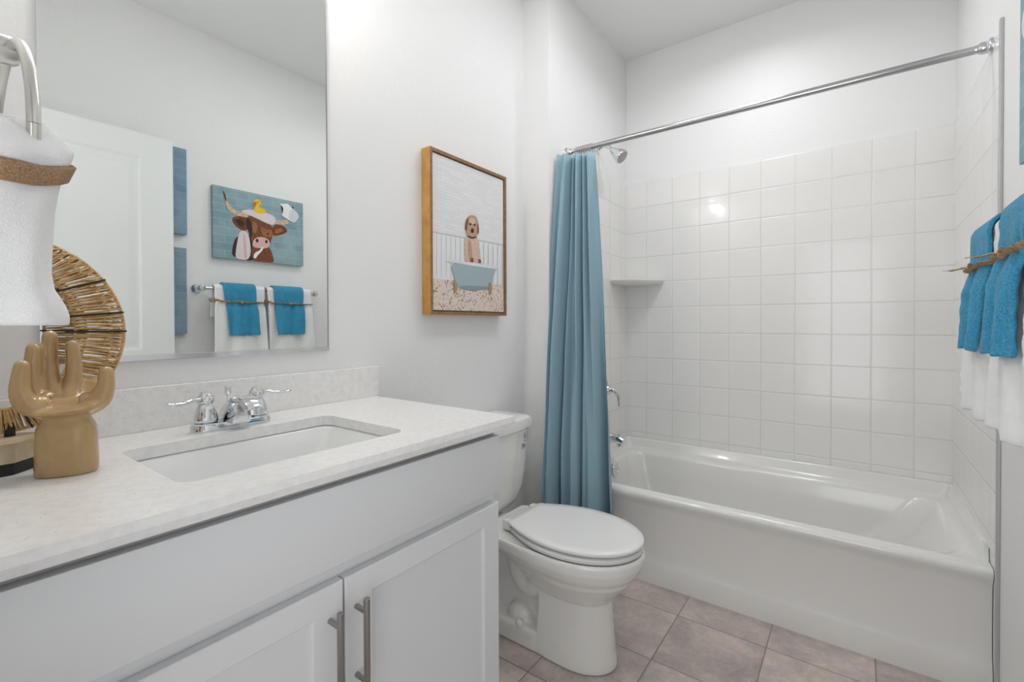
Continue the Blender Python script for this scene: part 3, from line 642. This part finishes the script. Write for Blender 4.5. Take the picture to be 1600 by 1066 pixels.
sc = nt.nodes.new('ShaderNodeSeparateColor'); nt.links.new(vo.outputs['Color'], sc.inputs[0]); rp = nt.nodes.new('ShaderNodeValToRGB'); rp.color_ramp.interpolation = 'CONSTANT'
rp.color_ramp.elements[0].color = lin((226, 208, 194)); rp.color_ramp.elements[1].position = .5; rp.color_ramp.elements[1].color = lin((232, 220, 210)); e = rp.color_ramp.elements.new(.84); e.color = lin((198, 172, 160)); e = rp.color_ramp.elements.new(.94); e.color = lin((140, 116, 110))
nt.links.new(sc.outputs[0], rp.inputs[0]); nt.links.new(rp.outputs[0], b.inputs['Base Color'])
DQ = homog([(128, 105), (520, 258), (523, 988), (130, 970)])
FX = XW+.046; fy0, fy1, fz0, fz1 = 1.214, 1.683, 1.212, 1.838
dp = thing('framed_dog_picture', 'oak framed print of a curly dog in a blue bathtub above the toilet', 'framed picture', (XW, 1.45, 1.21))
fw = .0125
mb = MB()
def fr(i, x): return [(x, fy0+i, fz0+i), (x, fy1-i, fz0+i), (x, fy1-i, fz1-i), (x, fy0+i, fz1-i)]
mb.loft([fr(0, XW+.001), fr(0, FX)], mi=0); mb.loft([fr(0, FX), fr(fw, FX), fr(fw, FX-.014)], mi=1)
mb.build('frame', ['oak', 'oakf'], dp, smooth=False)
g = fw+.004
MB().box((XW+.004, fy0+fw, fz0+fw), (FX-.014, fy1-fw, fz1-fw)).build('shadow_gap', 'dark', dp, smooth=False)
a = (fy0+g, fy1-g, fz0+g, fz1-g)
MB().box((FX-.0138, a[0], a[2]), (FX-.006, a[1], a[3])).build('canvas', 'p_sky', dp, smooth=False)
dog = [([(128, 105), (520, 258), (521, 620), (129, 540)], 'p_brickw', 1), ([(129, 540), (521, 615), (522, 840), (130, 800)], 'p_wains', 1),
       ([(129, 538), (521, 613), (521, 619), (129, 544)], 'p_line', 1)]
for xx in range(150, 520, 26):
    yy = 540+(xx-129)*75/392; dog.append(([(xx, yy+6), (xx+2.5, yy+6), (xx+2.5, yy+240), (xx, yy+240)], 'p_line', 1))
dog += [([(130, 797), (521, 838), (523, 988), (130, 970)], 'p_terr', 1),
        ([(306, 560), (330, 566), (372, 565), (384, 610), (392, 660), (396, 720), (306, 712), (302, 640)], 'p_dogl'),
        ([(322, 570), (338, 590), (344, 640), (352, 712), (330, 712), (322, 650)], 'p_dog'),
        ([(306, 520), (312, 470), (330, 452), (352, 449), (372, 462), (382, 500), (384, 540), (372, 566), (346, 578), (322, 566), (312, 545)], 'p_dog'),
        ([(304, 525), (312, 474), (326, 462), (322, 500), (316, 540)], 'p_dogd'), ([(372, 500), (380, 500), (385, 545), (375, 560)], 'p_dogd'),
        ([(328, 468), (350, 462), (366, 480), (362, 500), (332, 498)], 'p_dogl'),
        (circ(335, 500, 6, 7), 'p_dk'), (circ(359, 504, 5, 7), 'p_dk'), (circ(346, 536, 9, 13), 'p_dk'), ([(318, 560), (345, 574), (372, 566), (372, 572), (345, 582), (318, 568)], 'p_dk'),
        ([(335, 685), (352, 685), (354, 712), (335, 712)], 'p_dogd'), ([(378, 690), (394, 695), (396, 716), (380, 714)], 'p_dogd'),
        ([(222, 705), (480, 742), (470, 768), (446, 858), (300, 862), (262, 845), (240, 770)], 'p_tub'), ([(262, 835), (448, 845), (440, 862), (300, 866)], 'p_tubd'),
        ([(190, 690), (350, 712), (492, 732), (494, 742), (470, 748), (340, 728), (196, 702)], 'p_tubr'),
        ([(234, 800), (250, 812), (266, 850), (254, 880), (240, 882), (246, 850)], 'p_gold'), ([(430, 828), (450, 820), (458, 850), (450, 890), (438, 892), (438, 860)], 'p_gold')]
paint(dog, DQ, FX-.006, 1, a[0], a[1], a[2], a[3], 'print', dp)

# cow canvas on the right wall (seen in the mirror, edge seen directly)
P_('p_cow', (150, 88, 54), var=.9, vscale=90, rgb2=(92, 50, 30)); P_('p_cowd', (70, 42, 30), var=.6, vscale=90); P_('p_cowl', (184, 124, 84), var=.9, vscale=150, rgb2=(130, 74, 44)); P_('p_pink', (222, 186, 180)); P_('p_tow', (228, 216, 218)); P_('p_horn', (226, 208, 180), var=.6, vscale=60, rgb2=(186, 160, 130)); P_('p_yel', (240, 200, 40)); P_('p_org', (224, 110, 40)); P_('p_wh', (240, 242, 244)); P_('p_ws', (214, 218, 224)); P_('p_ear', (140, 74, 40), var=.8, vscale=60, rgb2=(96, 48, 26))
def bluebrick(name, c1, c2, c3):
    m = MT[name] = mat(name, c1, .8); nt, b = nodes(m)
    tc = nt.nodes.new('ShaderNodeTexCoord'); sx = nt.nodes.new('ShaderNodeSeparateXYZ'); cb = nt.nodes.new('ShaderNodeCombineXYZ'); nt.links.new(tc.outputs['Object'], sx.inputs[0]); nt.links.new(sx.outputs[1], cb.inputs[0]); nt.links.new(sx.outputs[2], cb.inputs[1])
    br = nt.nodes.new('ShaderNodeTexBrick'); br.inputs['Scale'].default_value = 1; br.inputs['Brick Width'].default_value = .14; br.inputs['Row Height'].default_value = .045; br.inputs['Mortar Size'].default_value = .0025; br.inputs['Mortar Smooth'].default_value = .8
    br.inputs['Color1'].default_value = lin(c1); br.inputs['Color2'].default_value = lin(c2); br.inputs['Mortar'].default_value = lin(c3)
    n = nt.nodes.new('ShaderNodeTexNoise'); n.inputs['Scale'].default_value = 9; n.inputs['Detail'].default_value = 6; nt.links.new(tc.outputs['Object'], n.inputs['Vector'])
    mx = nt.nodes.new('ShaderNodeMix'); mx.data_type = 'RGBA'; mx.inputs[7].default_value = lin(c3); mr = nt.nodes.new('ShaderNodeMapRange'); mr.inputs[1].default_value = .4; mr.inputs[2].default_value = .75; mr.inputs[4].default_value = .7; nt.links.new(n.outputs['Fac'], mr.inputs[0]); nt.links.new(mr.outputs[0], mx.inputs[0])
    nt.links.new(cb.outputs[0], br.inputs['Vector']); nt.links.new(br.outputs['Color'], mx.inputs[6]); nt.links.new(mx.outputs[2], b.inputs['Base Color'])
bluebrick('p_teal', (140, 168, 176), (124, 154, 164), (166, 192, 198)); bluebrick('p_blue', (126, 156, 178), (108, 142, 168), (148, 174, 192)); bluebrick('p_pale', (136, 160, 178), (122, 148, 168), (152, 174, 188))
def canvas(name, label, y0, y1, z0, z1, mt, d=.03):
    c = thing(name, label, 'canvas print', (XR, (y0+y1)/2, z0))
    MB().box((XR-d, y0, z0), (XR-.0005, y1, z1), .0015).build('stretched_canvas', mt, c, smooth=False)
    return c
cc = canvas('cow_canvas', 'teal canvas print of a highland cow with a duck, above the towel bar', 1.125, 1.663, 1.562, 1.975, 'p_teal')
CQ = homog([(118, 130), (1022, 322), (1000, 970), (98, 885)])
cow = [([(285, 895), (290, 790), (320, 700), (362, 658), (470, 640), (540, 700), (560, 935)], 'p_cowd'),
       ([(480, 930), (486, 760), (520, 700), (660, 760), (695, 850), (712, 945), (600, 940)], 'p_cow'),
       ([(318, 860), (345, 720), (368, 620), (420, 605), (470, 650), (480, 918), (330, 905)], 'p_tow'), ([(405, 640), (425, 640), (440, 910), (405, 908)], 'p_pink'),
       ([(295, 485), (330, 462), (410, 460), (470, 480), (478, 560), (440, 610), (395, 608), (345, 575), (308, 530)], 'p_ear'), ([(330, 490), (400, 490), (430, 540), (400, 580), (350, 540)], 'p_cowd'),
       ([(690, 570), (760, 532), (830, 566), (855, 602), (838, 630), (770, 655), (700, 665)], 'p_ear'), ([(730, 590), (790, 575), (820, 605), (770, 630), (725, 640)], 'p_cowl'),
       ([(435, 480), (500, 445), (600, 490), (700, 555), (708, 620), (690, 700), (665, 770), (600, 805), (515, 785), (485, 700), (462, 620), (432, 560)], 'p_cow'),
       ([(440, 490), (475, 480), (500, 560), (492, 700), (470, 640), (436, 560)], 'p_cowd'),
       ([(500, 520), (520, 510), (560, 560), (530, 640), (505, 640)], 'p_cowl'), ([(580, 560), (650, 600), (680, 610), (660, 680), (600, 670)], 'p_cowl'), ([(640, 600), (700, 590), (698, 660), (670, 690)], 'p_cowl'),
       (circ(655, 640, 12, 9), 'p_dk'), (circ(476, 560, 10, 8), 'p_dk'),
       ([(520, 685), (590, 670), (655, 692), (676, 745), (650, 792), (560, 792), (498, 778), (494, 735)], 'p_pink'), (circ(543, 712, 15, 20), 'p_dk'), (circ(635, 722, 13, 18), 'p_dk'),
       ([(498, 870), (520, 832), (570, 812), (585, 775), (608, 780), (585, 825), (545, 860), (525, 895), (503, 898)], 'p_wh'),
       ([(216, 196), (232, 200), (262, 320), (310, 382), (380, 415), (468, 440), (455, 478), (350, 455), (280, 415), (240, 345)], 'p_horn'), ([(216, 196), (230, 200), (254, 300), (238, 312)], 'p_cowd'),
       ([(730, 495), (800, 498), (850, 490), (880, 512), (850, 545), (735, 545)], 'p_horn'), ([(848, 510), (900, 480), (930, 350), (910, 350), (890, 450)], 'p_cowd'),
       ([(385, 408), (440, 388), (560, 396), (660, 425), (725, 455), (745, 505), (712, 555), (640, 530), (540, 478), (440, 436)], 'p_tow'),
       ([(528, 420), (524, 372), (556, 340), (590, 375), (640, 382), (642, 428), (580, 434)], 'p_yel'), (circ(560, 318, 37, 38), 'p_yel'), ([(508, 325), (545, 300), (555, 345), (518, 356)], 'p_org'), (circ(562, 312, 6), 'p_dk'),
       ([(778, 322), (830, 330), (866, 318), (892, 360), (990, 442), (925, 535), (862, 492), (782, 440), (830, 378)], 'p_wh'), ([(892, 360), (990, 442), (925, 535), (862, 492)], 'p_ws')]
paint(cow, CQ, XR-.0302, -1, 1.125, 1.663, 1.562, 1.975, 'print', cc)
canvas('blue_canvas', 'upper of two blue canvases half hidden by the door in the mirror', .60, .997, 1.668, 2.134, 'p_blue')
canvas('blue_canvas', 'lower of two blue canvases half hidden by the door in the mirror', .60, .993, 1.125, 1.594, 'p_pale')

# ------------------------------------------------------------ the open door, seen in the mirror
d_ = MB(); dx0, dx1, dy0, dy1, dz0, dz1 = .222, .257, .035, .902, .012, 2.125
def dr(i, x, z0=dz0, z1=dz1): return [(x, dy0+i, z0+i), (x, dy1-i, z0+i), (x, dy1-i, z1-i), (x, dy0+i, z1-i)]
d_.box((dx0+.006, dy0, dz0), (dx1, dy1, dz1))
def panel(z0, z1):
    ya, yb = dy0+.13, dy1-.135
    R4 = lambda i, x: [(x, ya+i, z0+i), (x, yb-i, z0+i), (x, yb-i, z1-i), (x, ya+i, z1-i)]
    return R4
ya, yb = dy0+.13, dy1-.135
for z0, z1 in ((.22, .92), (1.05, 2.008)):
    R4 = lambda i, x: [(x, ya+i, z0+i), (x, yb-i, z0+i), (x, yb-i, z1-i), (x, ya+i, z1-i)]
    d_.loft([R4(0, dx0), R4(.012, dx0+.0045), R4(.022, dx0+.0045), R4(.05, dx0+.0008)], True, False, True)
for lo, hi in (((dy0, dz0), (ya, dz1)), ((yb, dz0), (dy1, dz1)), ((ya, dz0), (yb, .22)), ((ya, .92), (yb, 1.05)), ((ya, 2.008), (yb, dz1))):
    d_.box((dx0, lo[0], lo[1]), (dx0+.0062, hi[0], hi[1]))
struct(d_.build('door_1', 'door', smooth=False), 'white panel door standing open, seen in the mirror', 'door')

# ------------------------------------------------------------ towel bar and towels on the right wall
XBAR, ZBAR = XR-.085, 1.378
tb = thing('towel_bar', 'chrome towel bar on the right wall under the cow canvas', 'towel bar', (XR, 1.38, ZBAR))
MB().tube([(XBAR, 1.035, ZBAR), (XBAR, 1.725, ZBAR)], .008, 14).build('bar', 'chrome', tb)
for y in (1.047, 1.712):
    MB().lathe([(.0, 0), (.024, 0), (.025, .005), (.018, .012), (.010, .03), (.011, .06), (.018, .07), (.02, .085), (.016, .097), (0, .1)], (XR, y, ZBAR), (-1, 0, 0), 24).build('post', 'chrome', tb)
def noise3(x, y, z): return math.sin(x*37+y*51+1.3)*math.sin(y*43-z*29+.7)*math.sin(z*47+x*23)
def drape(name, label, mt, y0t, y1t, y0b, y1b, rb, zbot, zback, xb, bulge, th, seed, grp, waist=1.305, tuck=0.0):
    # profile (x,z,w) from front hem over the bar to the back hem ; w = interpolation 0 top..1 bottom
    prof = []
    n1 = 34
    zt = ZBAR+rb
    for k in range(n1):
        z = zbot+(ZBAR+.004-zbot)*k/n1
        xx = interp(z, [.9, 1.10, 1.25, waist-.005, waist+.03, 1.36, ZBAR+.01], [xb, xb+.002, xb+.008, XBAR-rb-bulge*.3, XBAR-rb-bulge, XBAR-rb-bulge*.8, XBAR-rb])
        prof.append((xx, z, (ZBAR-z)/(ZBAR-zbot)))
    for k in range(11):
        a = PI-PI*k/10; prof.append((XBAR+rb*math.cos(a), ZBAR+rb*math.sin(a)*1.0, 0))
    for k in range(1, 9):
        z = ZBAR+(zback-ZBAR)*k/8; prof.append((XBAR+rb+.001*k, z, (ZBAR-z)/(ZBAR-zbot)))
    ny = 26; loops = []
    for x, z, w_ in prof:
        row = []
        for j in range(ny+1):
            s = j/ny; ya = y0t+(y0b-y0t)*w_; yb = y1t+(y1b-y1t)*w_
            pin = 1-.04*math.exp(-((z-waist)/.02)**2) if x < XBAR else 1
            ym = (ya+yb)/2; y = ym+(ya+(yb-ya)*s-ym)*pin
            wave = .0085*math.sin(s*PI*3.4+seed+w_*1.5)*w_+.0035*math.sin(s*PI*7+seed*2+w_*3)*min(1, w_*3)+.0025*noise3(x*2, y*2, z*2+seed)
            xx = x-wave if x < XBAR+rb*.5 else x
            xx = min(xx, XR-.006)
            row.append((xx, y, z+(.003*noise3(y*2, seed, y) if w_ > .9 else 0)))
        loops.append(row)
    mb = MB(); mb.loft(loops, False)
    o = mb.build(name, mt, auto=180); md = o.modifiers.new('s', 'SOLIDIFY'); md.thickness = th; md.offset = 0
    md = o.modifiers.new('b', 'BEVEL'); md.width = th*.4; md.segments = 2; md.limit_method = 'ANGLE'; md.angle_limit = 1
    return o
towels = ((1.10, 1.372, 1.092, 1.386, 'near', 'nearer the door'), (1.388, 1.668, 1.398, 1.69, 'far', 'nearer the tub'))
for i, (a0, a1, b0, b1, nm, lb) in enumerate(towels):
    t = drape('white_towel', '', 'wht', a0, a1, b0, b1, .022, .957, 1.22, XBAR-.036, .0, .010, 1.0+i*2, 'white towels')
    tag(t, 'white towel on the bar, '+lb, 'towel', 'white bath towels on the bar')
    q0, q1 = ((1.140, 1.318), (1.422, 1.612))[i]; r0_, r1_ = ((1.168, 1.332), (1.436, 1.612))[i]
    t = drape('teal_towel', '', 'teal', q0, q1, r0_, r1_, .034, 1.113, 1.26, XBAR-.056, .0, .008, 3.0+i*1.7, 'teal')
    tag(t, 'teal hand towel over the white towel '+lb, 'towel', 'teal hand towels on the bar')
    bn = thing('raffia_band', 'raffia strip knotted around the towel pair '+lb, 'ribbon', (XBAR-.06, (a0+a1)/2, 1.305), 'raffia strips around the towels')
    mb = MB(); yc = (q0+q1)/2+.005
    xq = XBAR-.0345
    front = [(XBAR+.035, a0-.004, 1.312), (XBAR-.028, a0-.006, 1.31), (xq+.010, a0+.02, 1.308), (xq-.004, q0-.004, 1.306), (xq-.008, yc, 1.303), (xq-.004, q1+.004, 1.303), (xq+.012, a1-.02, 1.304), (XBAR-.028, a1+.004, 1.305), (XBAR+.035, a1+.004, 1.306)]
    mb.tube(smooth_path(front, 6), .0125, 12, flat=.2, up=(1, 0, 0)); mb.build('strip', 'raffia', bn, auto=50)
    mb = MB(); kx = xq-.013
    mb.sphere((kx, yc, 1.303), .010, (.8, 1.3, .9), 12)
    mb.tube(smooth_path([(kx, yc, 1.303), (kx-.012, yc+.012, 1.306), (kx-.03, yc+.018, 1.302), (kx-.048, yc+.02, 1.302)], 4), [.006]*6+[.005]*4+[.002]*3, 8, flat=.4)
    mb.tube(smooth_path([(kx, yc, 1.303), (kx-.006, yc-.02, 1.309), (kx-.010, yc-.045, 1.312)], 4), [.006]*4+[.004]*3+[.0015]*2, 8, flat=.4)
    mb.build('knot', 'raffia', bn, auto=60)

# ------------------------------------------------------------ towel ring and tied towel at the left
RX, RY, RZ, RR_ = -.62, .0715, 1.338, .09
tr = thing('towel_ring', 'satin metal towel ring on the wall at the left edge', 'towel ring', (RX, Y0, 1.43))
MB().lathe([(0, 0), (.025, 0), (.025, .006), (.012, .014), (.009, .03), (.009, .108), (.0125, .112), (.0125, .124), (.010, .127), (0, .127)], (RX, Y0, RZ+RR_-.002), (0, 1, 0), 24).build('post', 'ringm', tr)
mb = MB(); mb.tube([(RX+RR_*math.cos(2*PI*k/64), RY+.002*math.cos(2*PI*k/64), RZ+RR_*math.sin(2*PI*k/64)) for k in range(65)], .0045, 12, caps=False, flat=1); mb.build('ring', 'ringm', tr)
def rat_u(u):
    t = (u-800)/FPX; x = -.5943+t*.8042; y = .8042+t*.5943; return y/-x
tw_z = [1.362, 1.356, 1.347, 1.338, 1.326, 1.318, 1.311, 1.298, 1.280, 1.250, 1.223, 1.2085, 1.191, 1.183, 1.177]
tw_u = [60, 75, 92, 108, 100, 92, 88, 83, 78, 74, 72, 76, 95, 99, 98]
tw_a = [.09, .10, .11, .115, .115, .11, .108, .108, .108, .108, .11, .112, .114, .114, .112]
def secs(z):
    u = interp(-z, [-q for q in tw_z], tw_u); a = interp(-z, [-q for q in tw_z], tw_a); m = rat_u(u); cy = .030; cx = .62
    b_ = math.sqrt(max((cx*m-cy)**2-a*a*m*m*1.1, .0003)); return a, b_, cy
tw = thing('tied_hand_towel', 'white hand towel tied with burlap, hanging from the ring at the left edge', 'towel', (RX, RY, 1.18))
mb = MB(); loops = []
def trow(z, inf=0, n=60, tilt=0):
    a, b_, cy = secs(z); row = []; 
    for k in range(n):
        t = 2*PI*k/n; w_ = 1+.03*math.sin(5*t+z*20)+.02*math.sin(9*t-z*33)
        c_ = math.cos(t); s_ = math.sin(t)
        row.append((RX+(a+inf)*w_*math.copysign(abs(c_)**.6, c_), cy+(b_+inf)*(w_ if abs(s_) < .8 else 1)*math.copysign(abs(s_)**.6, s_), z-(c_*(a+inf))*.25*interp(z, [1.2, 1.31], [0, 1])))
    return row
zs = np.linspace(1.362, 1.177, 48)
loops = [trow(z) for z in zs]
top = [[(RX+(p[0]-RX)*s, .030+(p[1]-.030)*s, p[2]+.010*(1-s)) for p in loops[0]] for s in (.1, .4, .7, .9)]
bot = [[(RX+(p[0]-RX)*s, .030+(p[1]-.030)*s, 1.1765) for p in loops[-1]] for s in (.93, .5, .1)]
mb.loft(top+loops+bot, True, True, True); mb.build('folded_cloth', 'wht', tw, auto=180)
mb = MB(); mb.loft([trow(zq, q) for zq, q in ((1.3275, .001), (1.326, .0035), (1.3135, .0035), (1.312, .001))], True)
mb.build('burlap_band', 'burlap', tw, auto=60, solid=.002)
